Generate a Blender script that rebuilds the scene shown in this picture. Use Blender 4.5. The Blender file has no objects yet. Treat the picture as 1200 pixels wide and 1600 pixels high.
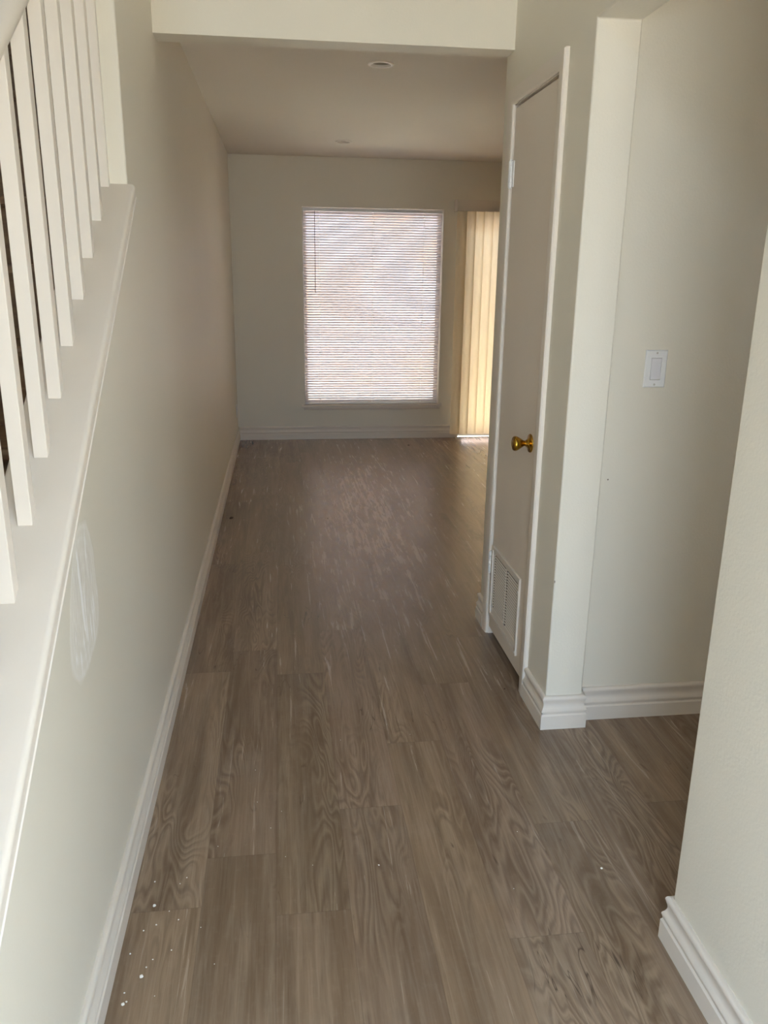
import bpy, bmesh, math, random
from mathutils import Vector, Matrix
C = bpy.context.scene.collection
scene = bpy.context.scene
R = math.radians

# ------------------------------------------------------------------ camera
CAM_H = 1.4789
def make_camera():
    pi_, ya, ro = R(-16.389), R(-7.324), R(0.71)
    f = Vector((-math.sin(ya)*math.cos(pi_), math.cos(ya)*math.cos(pi_), math.sin(pi_)))
    r = f.cross(Vector((0, 0, 1))).normalized(); u = r.cross(f)
    r2 = r*math.cos(ro) + u*math.sin(ro); u2 = u*math.cos(ro) - r*math.sin(ro)
    cd = bpy.data.cameras.new('camera'); cd.sensor_fit = 'VERTICAL'; cd.sensor_height = 36
    cd.lens = 1255.6/1600*36; cd.clip_start = 0.02
    c = bpy.data.objects.new('camera', cd); C.objects.link(c)
    c.matrix_world = Matrix(((r2.x, u2.x, -f.x, 0), (r2.y, u2.y, -f.y, 0), (r2.z, u2.z, -f.z, CAM_H), (0, 0, 0, 1)))
    scene.camera = c
make_camera()

# ------------------------------------------------------------------ world, sun, exposure
w = bpy.data.worlds.new('sky'); scene.world = w; w.use_nodes = True
bg = w.node_tree.nodes['Background']
bg.inputs[0].default_value = (0.62, 0.80, 1.0, 1); bg.inputs[1].default_value = 1.0
sd = bpy.data.lights.new('sun', 'SUN'); sd.energy = 6.0; sd.angle = R(0.6); sd.color = (1.0, 0.93, 0.82)
sun = bpy.data.objects.new('sun', sd); C.objects.link(sun)
sun.rotation_euler = Vector((-0.45, -0.22, -1.0)).to_track_quat('-Z', 'Y').to_euler()
def portal(name, loc, sx, sy, direction):
    ld = bpy.data.lights.new(name, 'AREA'); ld.shape = 'RECTANGLE'; ld.size = sx; ld.size_y = sy
    ld.cycles.is_portal = True
    o = bpy.data.objects.new(name, ld); C.objects.link(o); o.location = loc
    o.rotation_euler = Vector(direction).to_track_quat('-Z', 'Z').to_euler()
scene.view_settings.view_transform = 'Standard'
scene.view_settings.look = 'None'
scene.view_settings.gamma = 1.0
scene.view_settings.use_curve_mapping = False
scene.view_settings.exposure = 3.45
scene.cycles.use_denoising = True
scene.cycles.max_bounces = 16; scene.cycles.diffuse_bounces = 12
scene.cycles.transparent_max_bounces = 16
scene.cycles.sample_clamp_indirect = 8.0

# ------------------------------------------------------------------ room numbers
XL, XR, T = -0.409, 0.861, 0.128          # hall: left wall face, right wall face, right wall thickness
YB, ZC = 7.46, 2.45                       # back wall, far-room ceiling
XWL = -0.511                              # stair side of the left wall
Y0 = -0.14                                # front wall
YN, YP, YE = 1.419, 2.346, 3.269          # near wall end, closet wall corner, closet wall far end
YS = 2.392                                # wall with the switch
ZO = 2.148                                # opening head
YH, ZH = 3.164, 2.264                     # beam
XFR = 3.70                                # far room right wall
XSR = 3.30                                # side room right wall
XST = -1.47                               # stair outer wall
ZTOP = 5.0
SL, SC = 0.6885, 0.0277                   # stair slope: cap top z = SL*y + SC
YT = 2.447                                # end of the open balustrade

# ------------------------------------------------------------------ mesh helpers
def link_bm(name, bm, mat, parent=None, smooth=False, bevel=0, seg=2):
    bmesh.ops.remove_doubles(bm, verts=bm.verts, dist=1e-6)
    bmesh.ops.recalc_face_normals(bm, faces=bm.faces)
    me = bpy.data.meshes.new(name); bm.to_mesh(me); bm.free()
    o = bpy.data.objects.new(name, me); C.objects.link(o)
    me.materials.append(mat)
    if smooth:
        for p in me.polygons: p.use_smooth = True
        me.set_sharp_from_angle(angle=R(35))
    if bevel:
        b = o.modifiers.new('bevel', 'BEVEL'); b.width = bevel; b.segments = seg; b.limit_method = 'ANGLE'; b.angle_limit = R(40)
        for p in me.polygons: p.use_smooth = True
        me.set_sharp_from_angle(angle=R(35))
        b.harden_normals = True
    if parent: o.parent = parent
    return o
def box(bm, x0, x1, y0, y1, z0, z1, M=None):
    vs = [bm.verts.new(Vector(p)) for p in ((x0,y0,z0),(x1,y0,z0),(x1,y1,z0),(x0,y1,z0),(x0,y0,z1),(x1,y0,z1),(x1,y1,z1),(x0,y1,z1))]
    if M:
        for v in vs: v.co = M @ v.co
    for f in ((0,3,2,1),(4,5,6,7),(0,1,5,4),(1,2,6,5),(2,3,7,6),(3,0,4,7)): bm.faces.new([vs[i] for i in f])
    return vs
def prism(bm, pts, a, b, axis='x'):
    """extrude an outline along an axis: axis x -> pts are (y,z); y -> (x,z); z -> (x,y)"""
    def mk(p, t): return (t, p[0], p[1]) if axis == 'x' else ((p[0], t, p[1]) if axis == 'y' else (p[0], p[1], t))
    A = [bm.verts.new(mk(p, a)) for p in pts]; B = [bm.verts.new(mk(p, b)) for p in pts]
    bm.faces.new(A); bm.faces.new(B[::-1]); n = len(pts)
    for i in range(n): bm.faces.new((A[i], A[(i+1)%n], B[(i+1)%n], B[i]))
def lathe(bm, prof, M=None, n=32, cap=True):
    """prof: (radius, height) along local z"""
    rings = []
    for r, h in prof:
        ring = []
        for i in range(n):
            a = 2*math.pi*i/n; v = Vector((r*math.cos(a), r*math.sin(a), h))
            ring.append(bm.verts.new(M @ v if M else v))
        rings.append(ring)
    for a, b in zip(rings, rings[1:]):
        for i in range(n): bm.faces.new((a[i], a[(i+1)%n], b[(i+1)%n], b[i]))
    if cap: bm.faces.new(rings[0][::-1]); bm.faces.new(rings[-1])
def wall_grid(name, mat, plane, c0, c1, u0, u1, z0, z1, holes=()):
    """a wall slab between c0..c1 in x (plane 'x', u is y) or y (plane 'y', u is x), with rectangular holes (u0,u1,z0,z1)"""
    us = sorted({u0, u1} | {h[0] for h in holes} | {h[1] for h in holes}); zs = sorted({z0, z1} | {h[2] for h in holes} | {h[3] for h in holes})
    us = [u for u in us if u0 <= u <= u1]; zs = [z for z in zs if z0 <= z <= z1]
    bm = bmesh.new(); cache = {}
    def V(c, u, z):
        k = (c, u, z)
        if k not in cache: cache[k] = bm.verts.new((c, u, z) if plane == 'x' else (u, c, z))
        return cache[k]
    def solid(i, j):
        if i < 0 or j < 0 or i >= len(us)-1 or j >= len(zs)-1: return False
        um, zm = (us[i]+us[i+1])/2, (zs[j]+zs[j+1])/2
        return not any(h[0] < um < h[1] and h[2] < zm < h[3] for h in holes)
    for i in range(len(us)-1):
        for j in range(len(zs)-1):
            if not solid(i, j): continue
            a, b, c, d = us[i], us[i+1], zs[j], zs[j+1]
            bm.faces.new([V(c0,a,c), V(c0,b,c), V(c0,b,d), V(c0,a,d)]); bm.faces.new([V(c1,a,c), V(c1,a,d), V(c1,b,d), V(c1,b,c)])
            for (di, dj, p, q) in ((-1,0,(a,c),(a,d)), (1,0,(b,c),(b,d)), (0,-1,(a,c),(b,c)), (0,1,(a,d),(b,d))):
                if not solid(i+di, j+dj): bm.faces.new([V(c0,*p), V(c0,*q), V(c1,*q), V(c1,*p)])
    bmesh.ops.dissolve_limit(bm, angle_limit=R(1), verts=bm.verts, edges=bm.edges)
    o = link_bm(name, bm, mat); o['kind'] = 'structure'
    return o
def struct(o): o['kind'] = 'structure'; return o
def slab(name, mat, *b):
    bm = bmesh.new(); box(bm, *b); return struct(link_bm(name, bm, mat))
def sweep(name, mat, path, prof, side=1, parent=None, smooth=True):
    """sweep a (offset, height) profile along a floor path with mitred corners; side=1 offsets to the left of travel"""
    P = [Vector((p[0], p[1])) for p in path]; bm = bmesh.new(); rows = []
    for i, p in enumerate(P):
        ns = []
        if i > 0: d = (P[i]-P[i-1]).normalized(); ns.append(Vector((-d.y, d.x))*side)
        if i < len(P)-1: d = (P[i+1]-P[i]).normalized(); ns.append(Vector((-d.y, d.x))*side)
        m = ns[0] if len(ns) == 1 else (ns[0]+ns[1]).normalized() / max(.2, (ns[0]+ns[1]).normalized().dot(ns[0]))
        rows.append([bm.verts.new((p.x+m.x*d_, p.y+m.y*d_, h)) for d_, h in prof])
    n = len(prof)
    for a, b in zip(rows, rows[1:]):
        for i in range(n): bm.faces.new((a[i], a[(i+1)%n], b[(i+1)%n], b[i]))
    bm.faces.new(rows[0]); bm.faces.new(rows[-1][::-1])
    return link_bm(name, bm, mat, parent, smooth=smooth)
def empty(name, label=None, cat=None, loc=(0,0,0), group=None, kind=None):
    o = bpy.data.objects.new(name, None); C.objects.link(o); o.location = loc; o.empty_display_size = .1
    tag(o, label, cat, group, kind); return o
def tag(o, label=None, cat=None, group=None, kind=None):
    if label: o['label'] = label
    if cat: o['category'] = cat
    if group: o['group'] = group
    if kind: o['kind'] = kind
    return o
def local(o, root):
    """parent o (built in world space) to an unrotated root while staying in place"""
    o.parent = root; o.location = -Vector(root.location); return o

# ------------------------------------------------------------------ materials
def srgb(r, g, b):
    f = lambda c: (c/255/12.92) if c/255 <= .04045 else ((c/255+.055)/1.055)**2.4
    return (f(r), f(g), f(b), 1)
class NT:
    def __init__(s, name):
        s.m = bpy.data.materials.new(name); s.m.use_nodes = True; s.t = s.m.node_tree; s.n = s.t.nodes; s.b = s.n['Principled BSDF']
    def add(s, kind, **kw):
        nd = s.n.new(kind)
        for k, v in kw.items(): setattr(nd, k, v)
        return nd
    def link(s, a, b): s.t.links.new(a, b)
    def val(s, sock, v):
        if hasattr(v, 'is_output') or isinstance(v, bpy.types.NodeSocket): s.link(v, sock)
        else: sock.default_value = v
    def math(s, op, a, b=0.0, c=None):
        nd = s.add('ShaderNodeMath', operation=op); s.val(nd.inputs[0], a); s.val(nd.inputs[1], b)
        if c is not None: s.val(nd.inputs[2], c)
        return nd.outputs[0]
    def mix(s, f, a, b, blend='MIX'):
        nd = s.add('ShaderNodeMix', data_type='RGBA', blend_type=blend); s.val(nd.inputs[0], f); s.val(nd.inputs[6], a); s.val(nd.inputs[7], b); return nd.outputs[2]
    def noise(s, vec, scale, detail=2, rough=.5, dist=0.0):
        nd = s.add('ShaderNodeTexNoise'); s.link(vec, nd.inputs['Vector']); nd.inputs['Scale'].default_value = scale
        nd.inputs['Detail'].default_value = detail; nd.inputs['Roughness'].default_value = rough; nd.inputs['Distortion'].default_value = dist
        return nd.outputs['Fac']
    def ramp(s, f, *stops):
        nd = s.add('ShaderNodeMapRange', clamp=True); s.val(nd.inputs[0], f)
        for i, v in enumerate(stops): nd.inputs[1+i].default_value = v
        return nd.outputs[0]
    def comb(s, x, y, z):
        nd = s.add('ShaderNodeCombineXYZ'); s.val(nd.inputs[0], x); s.val(nd.inputs[1], y); s.val(nd.inputs[2], z); return nd.outputs[0]
    def pos(s):
        g = s.add('ShaderNodeNewGeometry'); sp = s.add('ShaderNodeSeparateXYZ'); s.link(g.outputs['Position'], sp.inputs[0]); return g.outputs['Position'], sp.outputs[0], sp.outputs[1], sp.outputs[2]
    def bump(s, h, strength, dist=.01):
        nd = s.add('ShaderNodeBump'); nd.inputs['Strength'].default_value = strength; nd.inputs['Distance'].default_value = dist
        s.link(h, nd.inputs['Height']); s.link(nd.outputs[0], s.b.inputs['Normal'])
    def pbr(s, rough=.5, metal=0, spec=.5):
        s.b.inputs['Roughness'].default_value = rough; s.b.inputs['Metallic'].default_value = metal; s.b.inputs['Specular IOR Level'].default_value = spec
def paint(name, col, rough=.6, spec=.35, bump=.15, scale=90, marks=()):
    t = NT(name); t.pbr(rough, 0, spec); p, x, y, z = t.pos()
    n = t.noise(p, 2.2, 3); c2 = tuple(c*.96 for c in col[:3]) + (1,)
    base = t.mix(n, col, c2)
    for (cx, cy, cz, r, k) in marks:      # small dings with their own place
        nd = t.add('ShaderNodeVectorMath', operation='DISTANCE'); t.link(t.comb(x, y, t.math('MULTIPLY', z, k)), nd.inputs[0]); nd.inputs[1].default_value = (cx, cy, cz*k)
        base = t.mix(t.ramp(nd.outputs['Value'], r*.6, r, .85, 0), base, srgb(96, 74, 52))
    t.link(base, t.b.inputs['Base Color'])
    if bump: t.bump(t.noise(p, scale, 3), bump, .003)
    return t.m
WALL = srgb(228, 222, 208)
m_wall = paint('wall_paint', WALL, .55, .35, .16, 130, [(XR, YP, .533, .0045, .6), (XR, YP, .50, .0022, .4), (1.03, YS, .86, .003, 1)])
m_ceil = paint('ceiling_paint', srgb(232, 225, 214), .8, .2, .2, 140)
m_trim = paint('trim_paint', srgb(227, 218, 207), .38, .45, .06, 40, [(XR-.0155, YP-.0155, .060, .005, .8)])
m_door = paint('door_paint', srgb(226, 215, 202), .45, .4, .08, 60)
m_plastic = paint('white_plastic', srgb(236, 236, 236), .3, .5, 0)
m_plate_grey = paint('switch_plastic', srgb(225, 224, 228), .3, .5, 0)
m_dark = paint('dark_gap', srgb(30, 24, 18), .9, .1, 0)
m_concrete = paint('concrete', srgb(190, 184, 172), .9, .1, .3, 30)
def stucco():
    t = NT('pink_stucco'); t.pbr(.9, 0, .1); p, x, y, z = t.pos()
    t.link(t.mix(t.ramp(t.noise(p, .9, 3), .42, .58, 0, 1), srgb(206, 170, 150), srgb(196, 188, 204)), t.b.inputs['Base Color']); return t.m
m_stucco = stucco()
m_baffle = paint('lamp_baffle', srgb(150, 138, 120), .6, .3, 0)

def left_wall_mat():
    t = NT('left_wall_paint'); t.pbr(.5, 0, .4); p, x, y, z = t.pos()
    n = t.noise(p, 2.2, 3); base = t.mix(n, WALL, tuple(c*.96 for c in WALL[:3])+(1,))
    # a dried patch of filler, taller than wide, with trowel rings
    wob = t.math('MULTIPLY', t.math('SUBTRACT', t.noise(p, 14, 3), .5), .32)
    dz = t.math('DIVIDE', t.math('SUBTRACT', z, .846), .152)
    dy = t.math('DIVIDE', t.math('SUBTRACT', y, t.math('ADD', 1.578, t.math('MULTIPLY', dz, .035))), t.math('SUBTRACT', .118, t.math('MULTIPLY', dz, .035)))
    d = t.math('ADD', t.math('SQRT', t.math('ADD', t.math('POWER', t.math('ABSOLUTE', dy), 2.6), t.math('POWER', t.math('ABSOLUTE', dz), 2.6))), wob)
    mask = t.ramp(d, .93, 1.0, 1.0, 0.0)
    streak = t.noise(t.comb(t.math('MULTIPLY', x, 1), t.math('MULTIPLY', y, 60), t.math('MULTIPLY', z, 7)), 1.0, 4, .6, 1.5)
    rings = t.ramp(t.math('SINE', t.math('MULTIPLY', d, 30)), -.2, 1, 0, 1)
    core = t.ramp(d, .45, .75, 1.0, 0.0)
    hi = t.math('MULTIPLY', t.ramp(streak, .56, .66, 0, 1), t.ramp(d, .3, .95, 1, .25))
    amt = t.math('MULTIPLY', mask, t.math('ADD', t.math('MULTIPLY', rings, .12), t.math('ADD', .30, t.math('MULTIPLY', hi, 1.2))))
    c = t.mix(amt, base, srgb(250, 248, 246))
    c = t.mix(t.math('MULTIPLY', t.math('MULTIPLY', core, mask), t.ramp(streak, .35, .5, .38, 0)), c, srgb(200, 190, 186))
    t.link(c, t.b.inputs['Base Color'])
    h = t.math('ADD', t.math('MULTIPLY', t.noise(p, 130, 3), .25), t.math('MULTIPLY', t.math('MULTIPLY', mask, streak), 1.2))
    t.bump(h, .3, .003)
    return t.m
m_left = left_wall_mat()

def floor_mat():
    t = NT('vinyl_plank_floor'); t.pbr(.32, 0, .62); p, x, y, z = t.pos()
    PW, PL = .18, 1.22
    u = t.math('DIVIDE', t.math('ADD', x, .044+1.8), PW); row = t.math('FLOOR', u); fu = t.math('SUBTRACT', u, row)
    wn = t.add('ShaderNodeTexWhiteNoise', noise_dimensions='1D'); t.link(row, wn.inputs['W'])
    v = t.math('ADD', t.math('DIVIDE', y, PL), wn.outputs['Value']); col = t.math('FLOOR', v); fv = t.math('SUBTRACT', v, col)
    w2 = t.add('ShaderNodeTexWhiteNoise', noise_dimensions='2D'); t.link(t.comb(row, col, 0), w2.inputs['Vector'])
    sp = t.add('ShaderNodeSeparateColor'); t.link(w2.outputs['Color'], sp.inputs[0]); r1, r2, r3 = sp.outputs[0], sp.outputs[1], sp.outputs[2]
    off = t.math('MULTIPLY', r1, 37.0); off2 = t.math('MULTIPLY', r2, 23.0)
    # broad tone bands along the plank
    band = t.noise(t.comb(t.math('ADD', t.math('MULTIPLY', x, 16), off), t.math('ADD', t.math('MULTIPLY', y, 1.1), off2), 0), 1, 3, .55, .6)
    # cathedral figure: contour lines of a stretched height field
    fld = t.noise(t.comb(t.math('ADD', t.math('MULTIPLY', x, 9), off2), t.math('ADD', t.math('MULTIPLY', y, 1.5), off), 3.3), 1, 2, .5, .35)
    cont = t.math('SINE', t.math('MULTIPLY', fld, 125)); lines = t.ramp(cont, .2, 1, 0, 1)
    where = t.ramp(t.noise(t.comb(t.math('ADD', t.math('MULTIPLY', x, 6), off), t.math('ADD', t.math('MULTIPLY', y, .9), off2), 7.7), 1, 2), .48, .62, 0, 1)
    # fine pores
    fine = t.noise(t.comb(t.math('ADD', t.math('MULTIPLY', x, 230), off), t.math('MULTIPLY', y, 9), 0), 1, 4, .65, .2)
    mid = t.noise(t.comb(t.math('ADD', t.math('MULTIPLY', x, 60), off), t.math('ADD', t.math('MULTIPLY', y, 2.6), off2), 1.7), 1, 4, .6, .8)
    # knots and splits
    kn = t.noise(t.comb(t.math('ADD', t.math('MULTIPLY', x, 16), off2), t.math('ADD', t.math('MULTIPLY', y, 5), off), 5.1), 1, 2, .5, 1.2)
    knot = t.ramp(kn, .73, .80, 0, 1)
    sf = t.noise(t.comb(t.math('ADD', t.math('MULTIPLY', x, 14), off), t.math('ADD', t.math('MULTIPLY', y, 1.3), off2), 9.1), 1, 3, .6, .5)
    split = t.math('MULTIPLY', t.ramp(t.math('ABSOLUTE', t.math('SUBTRACT', sf, .5)), 0, .006, 1, 0), t.ramp(t.noise(p, 2.3, 2), .56, .64, 0, .8))
    A, B, D_ = srgb(150, 128, 107), srgb(124, 103, 83), srgb(174, 155, 136)
    c = t.mix(t.ramp(band, .3, .7, 0, 1), B, A)
    c = t.mix(t.math('MULTIPLY', t.ramp(mid, .45, .75, 0, 1), .55), c, D_)
    c = t.mix(t.math('MULTIPLY', t.math('MULTIPLY', lines, where), .32), c, srgb(82, 63, 47))
    c = t.mix(t.math('MULTIPLY', t.ramp(fine, .5, .75, 0, 1), .26), c, srgb(84, 66, 50))
    c = t.mix(t.math('MULTIPLY', t.ramp(fine, .25, .45, 1, 0), .25), c, srgb(165, 145, 124))
    c = t.mix(t.math('MULTIPLY', t.math('MULTIPLY', t.ramp(t.math('SINE', t.math('ADD', t.math('MULTIPLY', fld, 125), 2.6)), .3, 1, 0, 1), where), .30), c, srgb(176, 156, 132))
    c = t.mix(t.math('MULTIPLY', knot, .7), c, srgb(66, 48, 34))
    c = t.mix(split, c, srgb(56, 42, 30))
    tone = t.ramp(r3, 0, 1, .90, 1.08); tn = t.comb(tone, t.math('MULTIPLY', tone, t.ramp(r1, 0, 1, .985, 1.01)), t.math('MULTIPLY', tone, t.ramp(r2, 0, 1, .96, 1.03)))
    c = t.mix(1.0, c, tn, 'MULTIPLY')
    # cloudy print and darker smoky patches
    c = t.mix(t.math('MULTIPLY', t.ramp(t.noise(t.comb(t.math('ADD', t.math('MULTIPLY', x, 11), off2), t.math('ADD', t.math('MULTIPLY', y, 1.1), off), off2), 1, 2, .5, .5), .45, .7, 0, 1), .42), c, srgb(98, 78, 60))
    c = t.mix(t.math('MULTIPLY', t.ramp(t.noise(p, 46, 3, .6), .55, .75, 0, 1), .08), c, srgb(178, 160, 140))
    # seams
    eu = t.math('MULTIPLY', t.math('MINIMUM', fu, t.math('SUBTRACT', 1, fu)), PW); ev = t.math('MULTIPLY', t.math('MINIMUM', fv, t.math('SUBTRACT', 1, fv)), PL)
    seam = t.ramp(t.math('MINIMUM', eu, ev), .0004, .0016, 1, 0)
    c = t.mix(t.math('MULTIPLY', seam, .22), c, srgb(70, 55, 42))
    # window reflection painted into the far floor's colour as a pale streaky haze
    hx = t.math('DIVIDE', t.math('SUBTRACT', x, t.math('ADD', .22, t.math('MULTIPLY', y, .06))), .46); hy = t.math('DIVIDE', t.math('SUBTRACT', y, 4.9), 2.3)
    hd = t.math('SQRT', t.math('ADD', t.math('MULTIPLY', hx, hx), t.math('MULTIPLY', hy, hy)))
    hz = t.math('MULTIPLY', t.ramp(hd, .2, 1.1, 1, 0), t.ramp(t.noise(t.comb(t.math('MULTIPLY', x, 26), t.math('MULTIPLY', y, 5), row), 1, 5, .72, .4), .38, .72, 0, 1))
    c = t.mix(t.math('ADD', t.math('MULTIPLY', hz, .50), t.math('MULTIPLY', t.math('MULTIPLY', t.ramp(hd, .2, 2.4, 1, 0), t.ramp(y, 2.4, 4.6, 0, 1)), .55)), c, srgb(196, 184, 172))  # second term is a broad painted brightening of the far floor
    c = t.mix(t.ramp(t.noise(p, 3.0, 5, .7), .55, .8, 0, .2), c, srgb(172, 158, 145))
    t.link(c, t.b.inputs['Base Color'])
    t.link(t.ramp(t.math('ADD', mid, t.math('MULTIPLY', hz, .4)), .3, 1, .20, .34), t.b.inputs['Roughness'])
    t.bump(t.math('SUBTRACT', t.math('MULTIPLY', fine, .4), seam), .25, .0015)
    return t.m
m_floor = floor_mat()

def stair_mat():
    t = NT('stair_planks'); t.pbr(.5, 0, .4); p, x, y, z = t.pos()
    a = t.noise(t.comb(t.math('MULTIPLY', x, 2), t.math('MULTIPLY', y, 40), t.math('MULTIPLY', z, 40)), 1, 4, .6, .6)
    b = t.noise(p, 5, 3)
    c = t.mix(t.ramp(a, .3, .7, 0, 1), srgb(96, 70, 50), srgb(140, 116, 86)); c = t.mix(t.math('MULTIPLY', b, .5), c, srgb(104, 76, 56))
    t.link(c, t.b.inputs['Base Color']); return t.m
m_stair = stair_mat()
def brass():
    t = NT('aged_brass'); t.pbr(.22, 1, .5); p, x, y, z = t.pos()
    t.link(t.mix(t.ramp(t.noise(p, 60, 3), .4, .7, 0, 1), srgb(196, 152, 58), srgb(140, 100, 34)), t.b.inputs['Base Color']); return t.m
m_brass = brass()
def translucent(name, col, trans, fac, rough=.5):
    t = NT(name); t.pbr(rough, 0, .3); t.b.inputs['Base Color'].default_value = col
    tr = t.add('ShaderNodeBsdfTranslucent'); tr.inputs[0].default_value = trans
    mx = t.add('ShaderNodeMixShader'); mx.inputs[0].default_value = fac
    t.link(t.b.outputs[0], mx.inputs[1]); t.link(tr.outputs[0], mx.inputs[2]); t.link(mx.outputs[0], t.n['Material Output'].inputs[0]); return t.m
m_slat = translucent('blind_slat', srgb(228, 218, 216), srgb(238, 228, 226), .12)
m_vane = translucent('vertical_vane', srgb(238, 232, 214), srgb(251, 240, 222), .6)
def glass():
    t = NT('window_glass'); t.n.remove(t.b)
    a = t.add('ShaderNodeBsdfTransparent'); a.inputs[0].default_value = (.93, .96, .95, 1)
    g = t.add('ShaderNodeBsdfGlossy'); g.inputs['Roughness'].default_value = .02
    f = t.add('ShaderNodeFresnel'); f.inputs[0].default_value = 1.45; mx = t.add('ShaderNodeMixShader')
    t.link(f.outputs[0], mx.inputs[0]); t.link(a.outputs[0], mx.inputs[1]); t.link(g.outputs[0], mx.inputs[2]); t.link(mx.outputs[0], t.n['Material Output'].inputs[0]); return t.m
m_glass = glass()
m_cord = translucent('cord', srgb(244, 242, 240), srgb(250, 248, 246), .75)
m_wand = paint('clear_grey_wand', srgb(120, 110, 112), .25, .5, 0)
m_alu = paint('window_frame_paint', srgb(200, 196, 190), .4, .5, 0)
m_chip = paint('white_flake', srgb(245, 242, 235), .8, .2, 0)
m_debris_shade = paint('debris_and_vent_shade', srgb(62, 44, 30), .9, .1, 0)

# ------------------------------------------------------------------ the setting
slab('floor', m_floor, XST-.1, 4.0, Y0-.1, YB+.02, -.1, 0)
# left wall: half wall under the sloping cap, full height beyond the balustrade
YC0 = .33
bm = bmesh.new()
zc = lambda y: SL*y + SC - .0395
prism(bm, [(YC0, 0), (7.6, 0), (7.6, ZTOP), (YT, ZTOP), (YT, zc(YT)), (YC0, zc(YC0))], XWL, XL)
struct(link_bm('wall_left', bm, m_left, bevel=.006, seg=3))
wall_grid('wall_right', m_wall, 'x', XR, XR+T, Y0, YE, 0, ZTOP, [(YN, YP, 0, ZO), (2.596, 3.122, 0, 2.083)])
# fillet the painted drywall corners slightly
rw = bpy.data.objects['wall_right']; bv = rw.modifiers.new('bevel', 'BEVEL'); bv.width = .006; bv.segments = 3; bv.limit_method = 'ANGLE'
for p_ in rw.data.polygons: p_.use_smooth = True
rw.data.set_sharp_from_angle(angle=R(35)); bv.harden_normals = True
slab('wall_beam', m_wall, XL, XR, YH, YE, ZH, ZTOP)
slab('wall_side', m_wall, XR+T, XSR, YS, YS+.1, 0, ZC)                       # with the light switch
slab('wall_closet', m_wall, XR+T, XFR, YE-.1, YE, 0, ZC)                     # far side of the closet
slab('wall_closet_right', m_wall, 1.75, 1.85, YS+.1, YE-.1, 0, ZC)
WX0, WX1, WZ0, WZ1 = .208, 1.462, .320, 2.046                                # window
GX0, GX1, GZ1 = 1.66, 3.46, 2.03                                             # sliding door
wall_grid('wall_back', m_wall, 'y', YB, YB+.14, XL-.1, XFR+.1, 0, 2.7, [(WX0, WX1, WZ0, WZ1), (GX0, GX1, 0, GZ1)])
slab('wall_far_room_right', m_wall, XFR, XFR+.1, YE, YB, 0, 2.7)
SWY0, SWY1, SWZ0, SWZ1 = .45, .85, 1.45, 2.1  # unseen side-room window, sized to brighten the switch wall
wall_grid('wall_side_room_right', m_wall, 'x', XSR, XSR+.1, Y0, YS+.1, 0, 2.7, [(SWY0, SWY1, SWZ0, SWZ1)])
DX0, DX1 = .0, .77                                                         # front door opening
UX0, UX1, UZ0, UZ1 = -1.1, -.4, 3.1, 3.8                                      # unseen upper window, sized to light the stair cap
wall_grid('wall_front', m_wall, 'y', Y0-.14, Y0, XST-.1, XSR+.1, 0, ZTOP, [(DX0, DX1, 0, 2.06), (UX0, UX1, UZ0, UZ1)])
slab('wall_stair', m_wall, XST-.1, XST, Y0, 5.2, 0, ZTOP)
slab('wall_stair_end', m_wall, XST, XWL, 5.1, 5.2, 0, ZTOP)
slab('ceiling_foyer', m_ceil, XST-.1, XR+T, Y0-.1, 5.2, ZTOP, ZTOP+.1)
slab('ceiling_side_room', m_ceil, XR+T, XSR+.1, Y0, YE, ZC, ZC+.1)
def ceiling_with_holes(name, x0, x1, y0, y1, z0, z1, holes, n=32):
    """slab whose underside has round holes; holes are (x, y, r)"""
    bm = bmesh.new(); ys = [y0]
    cells = []; prev = y0
    for hx, hy, r in sorted(holes, key=lambda h: h[1]):
        s = r*2; cells.append((x0, x1, prev, hy-s)); cells.append((x0, hx-s, hy-s, hy+s)); cells.append((hx+s, x1, hy-s, hy+s)); prev = hy+s
        sq = []
        ring = []; ringt = []
        for i in range(n):
            a = 2*math.pi*(i+.5)/n; ca, sa = math.cos(a), math.sin(a); k = s/max(abs(ca), abs(sa))
            sq.append(bm.verts.new((hx+ca*k, hy+sa*k, z0))); ring.append(bm.verts.new((hx+ca*r, hy+sa*r, z0))); ringt.append(bm.verts.new((hx+ca*r, hy+sa*r, z0+.11)))
        for i in range(n):
            j = (i+1) % n; bm.faces.new((sq[i], sq[j], ring[j], ring[i])); bm.faces.new((ring[i], ring[j], ringt[j], ringt[i]))
            # fill the square's corners
            a, b = sq[i].co, sq[j].co
            if abs(a.x-b.x) > 1e-4 and abs(a.y-b.y) > 1e-4:
                cx = hx + s*(1 if (a.x+b.x)/2 > hx else -1); cy = hy + s*(1 if (a.y+b.y)/2 > hy else -1)
                cv = bm.verts.new((cx, cy, z0)); bm.faces.new((sq[i], cv, sq[j]))
        bm.faces.new(ringt)
    cells.append((x0, x1, prev, y1))
    for a, b, c, d in cells:
        bm.faces.new([bm.verts.new(q) for q in ((a,c,z0),(b,c,z0),(b,d,z0),(a,d,z0))])
    t_ = [bm.verts.new(q) for q in ((x0,y0,z1),(x1,y0,z1),(x1,y1,z1),(x0,y1,z1))]; bm.faces.new(t_)
    l_ = [bm.verts.new(q) for q in ((x0,y0,z0),(x1,y0,z0),(x1,y1,z0),(x0,y1,z0))]
    for i in range(4): bm.faces.new((l_[i], l_[(i+1)%4], t_[(i+1)%4], t_[i]))
    return struct(link_bm(name, bm, m_ceil))
LAMPS = [(.507, 4.262), (.507, 6.616)]
ceiling_with_holes('ceiling', XL, XFR, YE, YB, ZC, ZC+.2, [(x, y, .047) for x, y in LAMPS])
# fire-side closure above the beam
slab('wall_upper', m_wall, XR, XR+T, YE, 3.4, ZC+.2, ZTOP)

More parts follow.
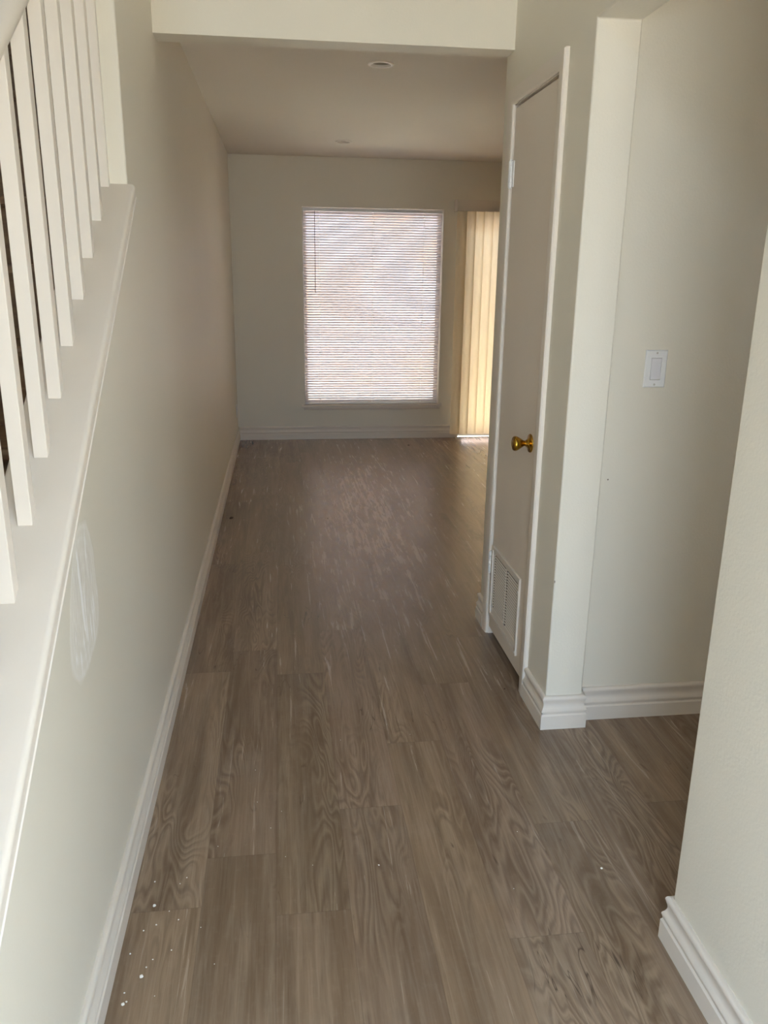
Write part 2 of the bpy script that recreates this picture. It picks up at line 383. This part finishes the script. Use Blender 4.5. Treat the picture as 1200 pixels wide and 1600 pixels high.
BASE = [(0, 0), (.016, 0), (.016, .050), (.0138, .053), (.0125, .056), (.0140, .062), (.0158, .066), (.0152, .070), (.0105, .078), (.0078, .085), (.0072, .090),
        (.0080, .096), (.0108, .104), (.0125, .109), (.0122, .113), (.0095, .118), (.004, .121), (0, .121)]
def base(name, path, side=1): return struct(sweep(name, m_trim, path, BASE, side))
base('baseboard_left', [(XL, YC0), (XL, YB)], -1)
base('baseboard_back', [(XL+.016, YB), (GX0-.03, YB)], -1)
base('baseboard_right_near', [(XR, Y0), (XR, YN), (XR+T, YN), (XR+T, Y0)], 1)
base('baseboard_right_corner', [(XR, 2.556), (XR, YP), (XR+T, YP), (XR+T, YS)], -1)
base('baseboard_side', [(XR+T+.016, YS), (XSR, YS)], -1)
base('baseboard_right_far', [(XR, 3.172), (XR, YE), (XFR, YE)], 1)
base('baseboard_far_room_right', [(XFR, YE+.016), (XFR, YB)], 1)

# ------------------------------------------------------------------ outdoors
slab('ground', m_concrete, -14, 18, YB+.14, 24, -.16, -.06)
slab('ground', m_concrete, XFR+.2, 18, Y0-.14, YB+.14, -.16, -.06)
slab('ground', m_concrete, -14, 18, -14, Y0-.14, -.16, -.06)
def neighbour():
    r = empty('neighbour_house', 'pinkish stucco house wall glimpsed between the slats of the back window', 'house', (1.5, 11.2, -.06))
    bm = bmesh.new(); box(bm, -6, 9, 11.2, 11.4, -.06, 3.0); local(link_bm('house_wall', bm, m_stucco), r)
    bm = bmesh.new(); box(bm, -6.1, 9.1, 10.95, 11.4, 3.0, 3.2); local(link_bm('eave', bm, m_concrete, bevel=.01), r)
neighbour()

# ------------------------------------------------------------------ back window
def window_1():
    o = bmesh.new(); y = YB+.085
    for a in ((WX0, WX1, y, y+.05, WZ0, WZ0+.035), (WX0, WX1, y, y+.05, WZ1-.035, WZ1), (WX0, WX0+.035, y, y+.05, WZ0+.035, WZ1-.035), (WX1-.035, WX1, y, y+.05, WZ0+.035, WZ1-.035)): box(o, *a)
    f = struct(link_bm('window_1', o, m_alu))
    g = bmesh.new(); box(g, WX0+.035, WX1-.035, y+.022, y+.027, WZ0+.035, WZ1-.035)
    link_bm('pane', g, m_glass, f)
    s = bmesh.new(); box(s, WX0-.03, WX1+.03, YB-.032, YB+.0, WZ0-.018, WZ0); box(s, WX0, WX1, YB, YB+.085, WZ0-.0179, WZ0+.0005)
    link_bm('window_sill', s, m_trim, f, bevel=.003)
    a = bmesh.new(); prism(a, [(YB, WZ0-.018), (YB-.016, WZ0-.018), (YB-.016, WZ0-.03), (YB-.010, WZ0-.046), (YB, WZ0-.046)], WX0-.012, WX1+.012)
    link_bm('sill_apron', a, m_trim, f)
window_1()
def mini_blind():
    r = empty('mini_blind', 'white horizontal mini blind lowered and glowing over the back window', 'blind', ((WX0+WX1)/2, YB+.035, WZ0+.005))
    x0, x1, yc = WX0+.006, WX1-.008, YB+.030
    bm = bmesh.new(); box(bm, x0, x1, yc-.013, yc+.013, WZ1-.034, WZ1-.008); local(link_bm('headrail', bm, m_plastic, bevel=.002), r)
    bm = bmesh.new(); pitch = .0222; z = WZ0+.034; n = 0; tilt = R(SLAT_TILT)
    while z < WZ1-.042:
        rows = []
        for k in range(5):
            s = (k/4-.5); cx = s*.0254; cz = .0022*(1-4*s*s)
            yy = cx*math.cos(tilt) - cz*math.sin(tilt); zz = cx*math.sin(tilt) + cz*math.cos(tilt)
            sag = 0
            rows.append((bm.verts.new((x0+.003, yc+yy, z+zz)), bm.verts.new((x1-.003, yc+yy, z+zz-sag))))
        for a, b in zip(rows, rows[1:]): bm.faces.new((a[0], a[1], b[1], b[0]))
        z += pitch; n += 1
    sl = local(link_bm('slats', bm, m_slat, smooth=True), r)
    bm = bmesh.new(); box(bm, x0, x1, yc-.012, yc+.012, WZ0+.004, WZ0+.018); local(link_bm('bottom_rail', bm, m_plastic, bevel=.003), r)
    for fx in (.115, .5, .87):
        cx = x0 + (x1-x0)*fx; bm = bmesh.new()
        for yy in (yc-.0135, yc+.0125): box(bm, cx-.0018, cx+.0018, yy, yy+.0012, WZ0+.014, WZ1-.03)
        local(link_bm('ladder_cord', bm, m_cord), r)
    bm = bmesh.new(); lathe(bm, [(.0035, 1.33), (.0045, 1.335), (.0032, 1.345), (.003, 1.99), (.0042, 1.993), (.0042, 2.0)], Matrix.Translation((x0+.103, yc-.024, 0)), 8)
    box(bm, x0+.101, x0+.105, yc-.026, yc-.012, 1.998, 2.014)
    local(link_bm('tilt_wand', bm, m_wand, smooth=True), r)
SLAT_TILT = -50
mini_blind()

# ------------------------------------------------------------------ sliding door and vertical blind
def door_slider():
    bm = bmesh.new(); y0, y1 = YB+.05, YB+.12
    for a in ((GX0, GX1, y0, y1, 0, .03), (GX0, GX1, y0, y1, GZ1-.05, GZ1), (GX0, GX0+.05, y0, y1, .03, GZ1-.05), (GX1-.05, GX1, y0, y1, .03, GZ1-.05), (2.52, 2.60, y0, y1, .03, GZ1-.05)): box(bm, *a)
    f = struct(link_bm('door_2', bm, m_alu))
    g = bmesh.new(); box(g, GX0+.05, 2.52, YB+.08, YB+.086, .03, GZ1-.05); box(g, 2.60, GX1-.05, YB+.08, YB+.086, .03, GZ1-.05); link_bm('pane', g, m_glass, f)
door_slider()
def vertical_blind():
    r = empty('vertical_blind', 'cream vertical blind glowing over the sliding door at the back', 'blind', (2.55, YB-.08, .05))
    X0, X1 = 1.555, 3.58
    bm = bmesh.new(); box(bm, X0+.03, X1, YB-.125, YB-.115, 2.028, 2.118); box(bm, X0, X0+.012, YB-.125, YB, 2.028, 2.125); box(bm, X0+.012, X0+.03, YB-.125, YB-.115, 2.028, 2.118)
    local(link_bm('valance', bm, m_trim, bevel=.0015), r)
    bm = bmesh.new(); box(bm, X0+.03, X1-.01, YB-.098, YB-.055, 2.055, 2.092); local(link_bm('head_track', bm, m_plastic), r)
    n = 0; x = 1.612
    while x < X1-.03:
        bm = bmesh.new(); a = R(-13); M = Matrix.Translation((x, YB-.078, 0)) @ Matrix.Rotation(a, 4, 'Z')
        cols = []
        for k in range(9):
            s = k/8-.5; yy = -.013*(1-4*s*s)
            cols.append([bm.verts.new(M @ Vector((s*.089, yy+d, zz))) for d in (0, .0009) for zz in (.045, 2.045)])
        for p, q in zip(cols, cols[1:]):
            bm.faces.new((p[0], q[0], q[1], p[1])); bm.faces.new((p[2], p[3], q[3], q[2])); bm.faces.new((p[0], p[2], q[2], q[0])); bm.faces.new((p[1], q[1], q[3], p[3]))
        bm.faces.new((cols[0][0], cols[0][1], cols[0][3], cols[0][2])); bm.faces.new((cols[-1][0], cols[-1][2], cols[-1][3], cols[-1][1]))
        local(link_bm('vane', bm, m_vane, smooth=True), r)
        x += .0795; n += 1
vertical_blind()

# ------------------------------------------------------------------ recessed lights in the far ceiling
def downlight():
    r = empty('recessed_downlight', None, 'ceiling light', (0, 0, 0))
    bm = bmesh.new(); lathe(bm, [(.063, 0), (.062, -.004), (.057, -.0065), (.049, -.006), (.0465, -.001), (.0462, .006)], None, 48, cap=False); link_bm('trim_ring', bm, m_trim, r, smooth=True)
    bm = bmesh.new(); lathe(bm, [(.0462, .006), (.044, .03), (.0435, .05), (.040, .095), (.0, .0951)], None, 48, cap=False); link_bm('baffle', bm, m_baffle, r, smooth=True)
    bm = bmesh.new(); lathe(bm, [(.0, .052), (.025, .052), (.035, .056), (.038, .064), (.03, .085), (.015, .094), (.0, .0945)], None, 32, cap=False); link_bm('bulb', bm, m_baffle, r, smooth=True)
    return r
d0 = downlight()
def copy_tree(o, parent=None):
    c = o.copy(); C.objects.link(c); c.parent = parent
    for ch in [q for q in C.objects if q.parent == o]: copy_tree(ch, c)
    return c
d1 = copy_tree(d0)
for o, (x, y), lb in zip((d0, d1), LAMPS, ('round recessed ceiling light nearest the beam', 'round recessed ceiling light farther back, near the window wall')):
    o.location = (x, y, ZC-.0002); o['label'] = lb; o['group'] = 'recessed lights in the far ceiling'

# ------------------------------------------------------------------ closet door
DY0, DY1, DZ0, DZ1 = 2.622, 3.102, .036, 2.064     # latch edge, hinge edge, bottom, top
def casing():
    """jamb and flat casing with rounded edges around the closet door"""
    bm = bmesh.new(); x = XR
    prof = [(.0, 0), (.0, .009), (.004, .0125), (.012, .0135), (.040, .0165), (.050, .016), (.054, .011), (.054, 0)]   # (outward from opening, proud of wall)
    a, b, h = 2.608, 3.112, 2.076
    pts = [(a, 0.0, -1, 0), (a, h, -1, 1), (b, h, 1, 1), (b, 0.0, 1, 0)]
    rows = [[bm.verts.new((x-t, y+sy*w_, z+sz*w_)) for w_, t in prof] for y, z, sy, sz in pts]
    n = len(prof)
    for p, q in zip(rows, rows[1:]):
        for i in range(n): bm.faces.new((p[i], p[(i+1)%n], q[(i+1)%n], q[i]))
    bm.faces.new(rows[0]); bm.faces.new(rows[-1][::-1])
    o = struct(link_bm('trim_1', bm, m_trim, smooth=True))
    bm = bmesh.new()
    box(bm, XR-.002, XR+T, 2.596, 2.612, 0, 2.0829); box(bm, XR-.002, XR+T, 3.108, 3.122, 0, 2.0829); box(bm, XR-.002, XR+T, 2.612, 3.108, 2.073, 2.0829)
    j = link_bm('jamb', bm, m_trim); j.parent = o
    bm = bmesh.new(); box(bm, XR+.037, XR+.05, 2.612, 2.624, 0, 2.068); box(bm, XR+.037, XR+.05, 3.096, 3.108, 0, 2.068); box(bm, XR+.037, XR+.05, 2.624, 3.096, 2.060, 2.0729)
    link_bm('door_stop', bm, m_trim, o)
casing()
def closet_door():
    r = empty('door_1', None, None, (XR+.018, DY1, DZ0)); r['kind'] = 'structure'
    bm = bmesh.new(); box(bm, XR-.001, XR+.035, DY0, DY1, DZ0, DZ1); local(link_bm('door_leaf', bm, m_door, bevel=.002), r)
    # return air grille
    gy0, gy1, gz0, gz1, xf = 2.690, 3.086, .098, .410, XR-.001
    bm = bmesh.new(); fw = .014
    for a in ((gy0, gy1, gz0, gz0+fw), (gy0, gy1, gz1-fw, gz1), (gy0, gy0+fw, gz0+fw, gz1-fw), (gy1-fw, gy1, gz0+fw, gz1-fw)): box(bm, xf-.008, xf, *a)
    box(bm, xf-.003, xf, gy0+fw, gy1-fw, gz0+fw, gz0+.045); box(bm, xf-.003, xf, gy0+fw, gy1-fw, gz1-.03, gz1-fw)
    box(bm, xf-.003, xf, 2.872+.004, 2.884, gz0+.045, gz1-.03)
    fr = local(link_bm('vent_grille', bm, m_trim, bevel=.0012), r)
    bm = bmesh.new(); box(bm, xf-.0006, xf-.0001, gy0+fw, gy1-fw, gz0+fw, gz1-fw); q = link_bm('shade_backing', bm, m_debris_shade); q.parent = fr  # dark sheet stands in for the shade behind the louvres
    bm = bmesh.new(); zz = gz0+.047; i = 0
    while zz < gz1-.034:
        for (a, b) in ((2.706, 2.857), (2.885, 3.041)):
            box(bm, xf-.0030, xf-.0008, b, b+.0145, zz+.0085, zz+.0135)
            # louvre blade, proud at its lower edge
            v = [bm.verts.new((xf+dx, y_, zz+dz)) for y_ in (a, b) for dx, dz in ((-.0044, .0005), (-.0012, .0060), (-.0005, .0054), (-.0036, -.0003))]
            bm.faces.new(v[:4]); bm.faces.new(v[7:3:-1])
            for k in range(4): bm.faces.new((v[k], v[(k+1)%4], v[4+(k+1)%4], v[4+k]))
        zz += .0118; i += 1
    q = link_bm('louvres', bm, m_trim); q.parent = fr
    bm = bmesh.new()
    box(bm, xf-.0035, xf-.0005, gy1-fw-.016, gy1-fw, gz0+fw, gz1-fw); box(bm, xf-.0035, xf-.0005, gy0+fw, gy0+.016, gz0+fw, gz1-fw)
    q = link_bm('side_margin', bm, m_trim); q.parent = fr
    for (sy, sz) in ((gy0+.008, gz1-.055), (gy0+.008, gz0+.012), (gy1-.008, gz0+.045)):
        bm = bmesh.new(); lathe(bm, [(.0038, -.001), (.0036, .0012), (.002, .0022)], Matrix.Translation((xf-.008, sy, sz)) @ Matrix.Rotation(R(-90), 4, 'Y'), 12); q = link_bm('screw', bm, m_plastic, smooth=True); q.parent = fr
    # brass knob
    M = Matrix.Translation((XR-.001, 2.686, .921)) @ Matrix.Rotation(R(-90), 4, 'Y')
    bm = bmesh.new(); lathe(bm, [(.0330, 0), (.0330, .002), (.0315, .0045), (.027, .006), (.020, .0075), (.0155, .010), (.0135, .014)], M, 40); ro = local(link_bm('knob_rose', bm, m_brass, smooth=True), r)
    bm = bmesh.new(); lathe(bm, [(.0125, .010), (.0105, .014), (.0110, .017), (.0095, .020), (.0105, .025), (.0150, .032), (.0215, .042), (.0250, .049), (.0262, .054), (.0258, .058), (.0235, .062), (.0190, .0635), (.0180, .0622), (.0165, .0622), (.015, .0632), (.0, .0638)], M, 40, cap=False); kn = local(link_bm('knob', bm, m_brass, smooth=True), r)
    for hz in (1.842, .327):
        bm = bmesh.new(); hx, hy = XR-.0075, DY1+.004
        for k in range(5):
            z0 = hz-.045+k*.018
            lathe(bm, [(.0048, z0+.0004), (.0052, z0+.001), (.0052, z0+.017), (.0048, z0+.0176)], Matrix.Translation((hx, hy, 0)), 14)
        lathe(bm, [(.003, hz-.050), (.0052, hz-.049), (.0055, hz-.0465), (.004, hz-.0452)], Matrix.Translation((hx, hy, 0)), 14)
        lathe(bm, [(.004, hz+.0452), (.0058, hz+.0465), (.0055, hz+.049), (.003, hz+.051)], Matrix.Translation((hx, hy, 0)), 14)
        box(bm, XR-.0042, XR-.001, DY1-.020, DY1+.002, hz-.045, hz+.045)
        box(bm, XR-.0130, XR-.0095, DY1+.0095, DY1+.024, hz-.045, hz+.045)
        local(link_bm('hinge', bm, m_plastic, smooth=True), r)
closet_door()

# ------------------------------------------------------------------ light switch, outlet
def light_switch():
    cx, cz, y = 1.149, 1.212, YS
    r = empty('light_switch', 'white rocker light switch on the wall beyond the opening', 'light switch', (cx, y, cz))
    def plate(bm, hw, hh, d, ch):
        lv = [(0, 0), (d*.45, 0), (d, ch)]; rr = []
        for dy, inn in lv: rr.append([bm.verts.new((cx+sx*(hw-inn), y-dy, cz+sz*(hh-inn))) for sx, sz in ((-1,-1),(1,-1),(1,1),(-1,1))])
        return rr
    bm = bmesh.new(); rr = plate(bm, .035, .0572, .0062, .003)
    # plate with rectangular window
    hole = [bm.verts.new((cx+sx*.0168, y-.0062, cz+sz*.0335)) for sx, sz in ((-1,-1),(1,-1),(1,1),(-1,1))]
    hb = [bm.verts.new((cx+sx*.0168, y-.002, cz+sz*.0335)) for sx, sz in ((-1,-1),(1,-1),(1,1),(-1,1))]
    for a, b in ((rr[0], rr[1]), (rr[1], rr[2]), (rr[2], hole), (hole, hb)):
        for i in range(4): bm.faces.new((a[i], a[(i+1)%4], b[(i+1)%4], b[i]))
    bm.faces.new(rr[0]); local(link_bm('wall_plate', bm, m_plastic), r)
    bm = bmesh.new(); X0, X1 = cx-.0158, cx+.0158
    v = [(y-.0030, cz-.0325), (y-.0085, cz-.0318), (y-.0052, cz), (y-.0060, cz+.0318), (y-.0030, cz+.0325)]
    prism(bm, v, X0, X1); local(link_bm('rocker', bm, m_plate_grey), r)
    for s in (-1, 1):
        bm = bmesh.new(); lathe(bm, [(.0034, 0), (.0032, .0008), (.0018, .0012)], Matrix.Translation((cx, y-.0060, cz+s*.0484)) @ Matrix.Rotation(R(90), 4, 'X'), 14)
        sc = local(link_bm('screw', bm, m_alu, smooth=True), r)
light_switch()
def outlet():
    y, z, x = 7.26, .30, XL
    r = empty('wall_outlet', 'small white outlet plate low on the left wall by the far corner', 'outlet', (x, y, z))
    bm = bmesh.new(); box(bm, x, x+.006, y-.035, y+.035, z-.057, z+.057); local(link_bm('wall_plate', bm, m_plastic, bevel=.002), r)
    for dz in (-.02, .02):
        bm = bmesh.new(); box(bm, x+.0055, x+.0075, y-.016, y+.016, z+dz-.014, z+dz+.014)
        local(link_bm('receptacle', bm, m_plate_grey, bevel=.004), r)
outlet()

# ------------------------------------------------------------------ stairs
RISE = .187; RUN = RISE/SL
nose = lambda k: (k*RISE+.07)/SL      # y of the k-th nosing
def stairs():
    r = struct(empty('trim_stairs', None, None, (XST, nose(1), 0)))
    xs0, xs1 = XST, XWL-.012
    for k in range(1, 15):
        y0, z1 = nose(k), k*RISE
        bm = bmesh.new(); prism(bm, [(y0, z1-.012), (y0+.004, z1-.003), (y0+.012, z1), (y0+RUN+.024, z1), (y0+RUN+.024, z1-.028), (y0+.004, z1-.028), (y0, z1-.022)], xs0, xs1)
        local(link_bm('tread', bm, m_stair), r)
        bm = bmesh.new(); box(bm, xs0, xs1, y0+.022, y0+.040, (k-1)*RISE, z1-.028); local(link_bm('riser', bm, m_stair), r)
    bm = bmesh.new(); box(bm, xs0, xs1, nose(14)+.03, 5.1, 14*RISE-.15, 14*RISE-.001); local(link_bm('landing', bm, m_stair), r)
    bm = bmesh.new(); ya, yb = nose(1)-.12, nose(14)+.1
    prism(bm, [(ya, 0), (ya+.14, 0), (yb, SL*(yb-ya-.14)), (yb, SL*yb-.07+.07), (ya, SL*ya+.03)], XWL-.012, XWL); local(link_bm('skirt_board', bm, m_trim), r)
    bm = bmesh.new(); prism(bm, [(ya, 0), (ya+.14, 0), (yb, SL*(yb-ya-.14)), (yb, SL*yb-.07+.07), (ya, SL*ya+.03)], XST, XST+.012); local(link_bm('skirt_board', bm, m_trim), r)
stairs()
def cap():
    bm = bmesh.new(); th = .032; a, b = XWL-.02, XL+.02
    k = 1/math.sqrt(1+SL*SL); nrm = Vector((0, -SL*k, k)); t = Vector((0, k, SL*k))
    # rounded cross-section swept along the slope
    sec = []
    for cx, sx in ((b-.010, 1), (a+.010, -1)):
        arc = [(cx+sx*.010*math.sin(R(q)), -.010+.010*math.cos(R(q))) for q in (0, 25, 50, 75, 90)] + [(cx+sx*.010, -.027), (cx+sx*.0122, -.0285), (cx+sx*.0122, -.0305), (cx+sx*.009, -th)]
        sec.append(arc)
    outline = sec[0] + sec[1][::-1]
    rows = []
    for yv in (YC0-.02, YT):
        row = []
        for x, n_ in outline:
            # keep both ends vertical
            row.append(bm.verts.new((x, yv, SL*yv+SC + n_/k)))
        rows.append(row)
    n = len(outline)
    for i in range(n): bm.faces.new((rows[0][i], rows[0][(i+1)%n], rows[1][(i+1)%n], rows[1][i]))
    bm.faces.new(rows[0]); bm.faces.new(rows[1][::-1])
    o = link_bm('trim_2', bm, m_trim, smooth=True)
    struct(o)
    bm = bmesh.new()
    pr = [(XL, -.033), (XL+.009, -.033), (XL+.009, -.038), (XL+.004, -.044), (XL, -.046)]
    rows = [[bm.verts.new((x, yv, SL*yv+SC+z/k)) for x, z in pr] for yv in (YC0, YT-.01)]; n = len(pr)
    for i in range(n): bm.faces.new((rows[0][i], rows[0][(i+1)%n], rows[1][(i+1)%n], rows[1][i]))
    bm.faces.new(rows[0]); bm.faces.new(rows[1][::-1])
    q = link_bm('cap_molding', bm, m_trim, o)
    return o
cap()
RAILB = .715     # rail underside above the cap top, measured plumb
BX0, BX1 = -.4825, -.4555
def balusters():
    k0 = -5; pos = [1.324 + .1383*i for i in range(-6, 9)]
    words = {0: 'lowest', }
    names = ['nearest one fully in frame', 'second', 'third', 'fourth', 'fifth', 'sixth', 'seventh', 'eighth']
    for i, y in enumerate(pos):
        if y > 2.44: continue
        y1 = min(y+.027, YT-.0005); e = .0006
        bm = bmesh.new(); za = SL*y+SC; zb = SL*y1+SC
        prism(bm, [(y, za+e), (y1, zb+e), (y1, SL*y1+SC+RAILB-e), (y, SL*y+SC+RAILB-e)], BX0, BX1)
        o = link_bm('baluster', bm, m_trim, bevel=.0015)
        j = i-6
        if j == 8: lb = 'square white baluster standing right against the end of the full-height wall'
        elif j == 7: lb = 'square white baluster one place before the one touching the wall end'
        elif j == 6: lb = 'square white baluster, third counting down from the wall end'
        elif j == 5: lb = 'square white baluster, fourth counting down from the wall end'
        elif j == 4: lb = 'square white baluster, fifth counting down from the wall end'
        elif j == 3: lb = 'square white baluster, sixth counting down from the wall end'
        elif j == 2: lb = 'square white baluster, seventh counting down from the wall end'
        elif j == 1: lb = 'square white baluster, eighth counting down, its foot near the left edge'
        elif j == 0: lb = 'square white baluster with the lowest foot in view, touching the left edge'
        elif j == -1: lb = 'square white baluster cut by the left edge, its foot out of frame'
        else: lb = 'square white baluster out of frame, %s from the newel post' % ['first', 'second', 'third', 'fourth', 'fifth', 'sixth'][j+6]
        tag(o, lb, 'baluster', 'square white balusters of the stair railing')
balusters()
def handrail():
    bm = bmesh.new(); cx = (BX0+BX1)/2
    sec = [(.037*math.cos(a_)*(1 if math.sin(a_) > 0 else .96), .0245+.0255*math.sin(a_)) for a_ in [2*math.pi*(q+.5)/24 for q in range(24)]]
    rows = []
    for yv in (.33, YT-.0008): rows.append([bm.verts.new((cx+x, yv, SL*yv+SC+RAILB+.0015+z*1.35)) for x, z in sec])
    n = len(sec)
    for i in range(n): bm.faces.new((rows[0][i], rows[0][(i+1)%n], rows[1][(i+1)%n], rows[1][i]))
    bm.faces.new(rows[0]); bm.faces.new(rows[1][::-1])
    o = link_bm('handrail', bm, m_trim, smooth=True)
    tag(o, 'rounded white painted handrail running over the balusters at top left', 'handrail')
handrail()
def newel():
    r = empty('newel_post', 'square white newel post at the foot of the stairs, out of frame', 'newel post', ((BX0+BX1)/2, .27, 0))
    cx = (BX0+BX1)/2
    bm = bmesh.new(); box(bm, cx-.045, cx+.045, .22, .309, 0, 1.12); local(link_bm('post', bm, m_trim, bevel=.003), r)
    bm = bmesh.new(); box(bm, cx-.055, cx+.055, .21, .309, 1.1205, 1.145); local(link_bm('post_cap', bm, m_trim, bevel=.006), r)
newel()

# ------------------------------------------------------------------ flakes and crumbs on the floor
rnd = random.Random(7)
def flake(x, y, s, label, group, dark=False, stretch=1.0, name='paint_flake', cat='paint flake'):
    bm = bmesh.new(); n = 7; a0 = rnd.random()*6
    pts = [(math.cos(a0+i/n*6.283)*s*rnd.uniform(.6, 1)*stretch, math.sin(a0+i/n*6.283)*s*rnd.uniform(.6, 1)) for i in range(n)]
    lo = [bm.verts.new((p[0], p[1], .0)) for p in pts]; hi = [bm.verts.new((p[0]*.8, p[1]*.8, s*rnd.uniform(.25, .5))) for p in pts]
    bm.faces.new(lo[::-1]); bm.faces.new(hi)
    for i in range(n): bm.faces.new((lo[i], lo[(i+1)%n], hi[(i+1)%n], hi[i]))
    o = link_bm(name, bm, m_debris_shade if dark else m_chip); o.location = (x, y, .0002); o.rotation_euler.z = rnd.random()*3
    tag(o, label, cat, group); return o
FL = 'tiny white paint fleck scattered on the floor planks'
big = [(-.338, 1.662, .0058, 'largest elongated white paint flake beside the left baseboard'), (-.336, 1.454, .0062, 'round white paint flake by the left baseboard, below the elongated one'),
       (-.363, 1.387, .0045, 'white paint crumb in the small cluster at the lower left of the floor'), (.799, 1.665, .0045, 'lone white paint flake on the floor at right, left of the near wall end'),
       (.222, 1.741, .0032, 'white speck in the middle of the floor at the plank joint')]
for x, y, s, lb in big: flake(x, y, s, lb, None)
PX = [(-.349,1.744,.003),(-.325,1.60,.0028),(-.30,1.64,.0018),(-.275,1.61,.0022),(-.352,1.585,.0024),(-.371,1.52,.0026),(-.28,1.52,.002),(-.318,1.498,.002),(-.329,1.478,.0024),(-.365,1.415,.0025),(-.357,1.392,.0028),
      (-.27,1.75,.0022),(-.285,1.73,.0018),(-.20,1.86,.0016),(-.10,2.04,.0014),(-.06,1.92,.0016),(-.03,1.99,.0014),(-.11,2.2,.0016),(-.02,1.80,.0014),(.165,2.34,.0014),(.05,1.76,.0012),(-.22,1.58,.0016),(-.30,1.40,.0016),(-.18,1.47,.0014),(.33,2.42,.0014),(.40,2.35,.0012),(.62,1.83,.0016),(.55,1.62,.0016)]
for x, y, s in PX: flake(x, y, s, FL, 'tiny white flecks on the floor')
flake(-.338, 4.93, .014, 'small dark curled scrap on the floor beside the left baseboard', None, True, 1.6, 'debris_scrap', 'debris')
flake(.268, 4.875, .006, 'tiny dark crumb in the middle of the hall floor', None, True, 1, 'debris_crumb', 'debris')
flake(1.131, 7.10, .014, 'dark crumb on the floor below the back window', None, True, 1, 'debris_crumb', 'debris')
flake(.80, 2.62, .004, 'dark crumb on the floor near the closet door latch side', None, True, 1, 'debris_crumb', 'debris')

# ------------------------------------------------------------------ daylight portals at the openings
portal('portal_front_door', ((DX0+DX1)/2, Y0-.07, 1.03), DX1-DX0, 2.06, (0, 1, 0))
portal('portal_unseen_upper_window', ((UX0+UX1)/2, Y0-.07, (UZ0+UZ1)/2), UX1-UX0, UZ1-UZ0, (0, 1, 0))
portal('portal_unseen_side_window', (XSR+.05, (SWY0+SWY1)/2, (SWZ0+SWZ1)/2), SWY1-SWY0, SWZ1-SWZ0, (-1, 0, 0))
portal('portal_back_window', ((WX0+WX1)/2, YB+.16, (WZ0+WZ1)/2), WX1-WX0, WZ1-WZ0, (0, -1, 0))
portal('portal_sliding_door', ((GX0+GX1)/2, YB+.16, GZ1/2), GX1-GX0, GZ1, (0, -1, 0))
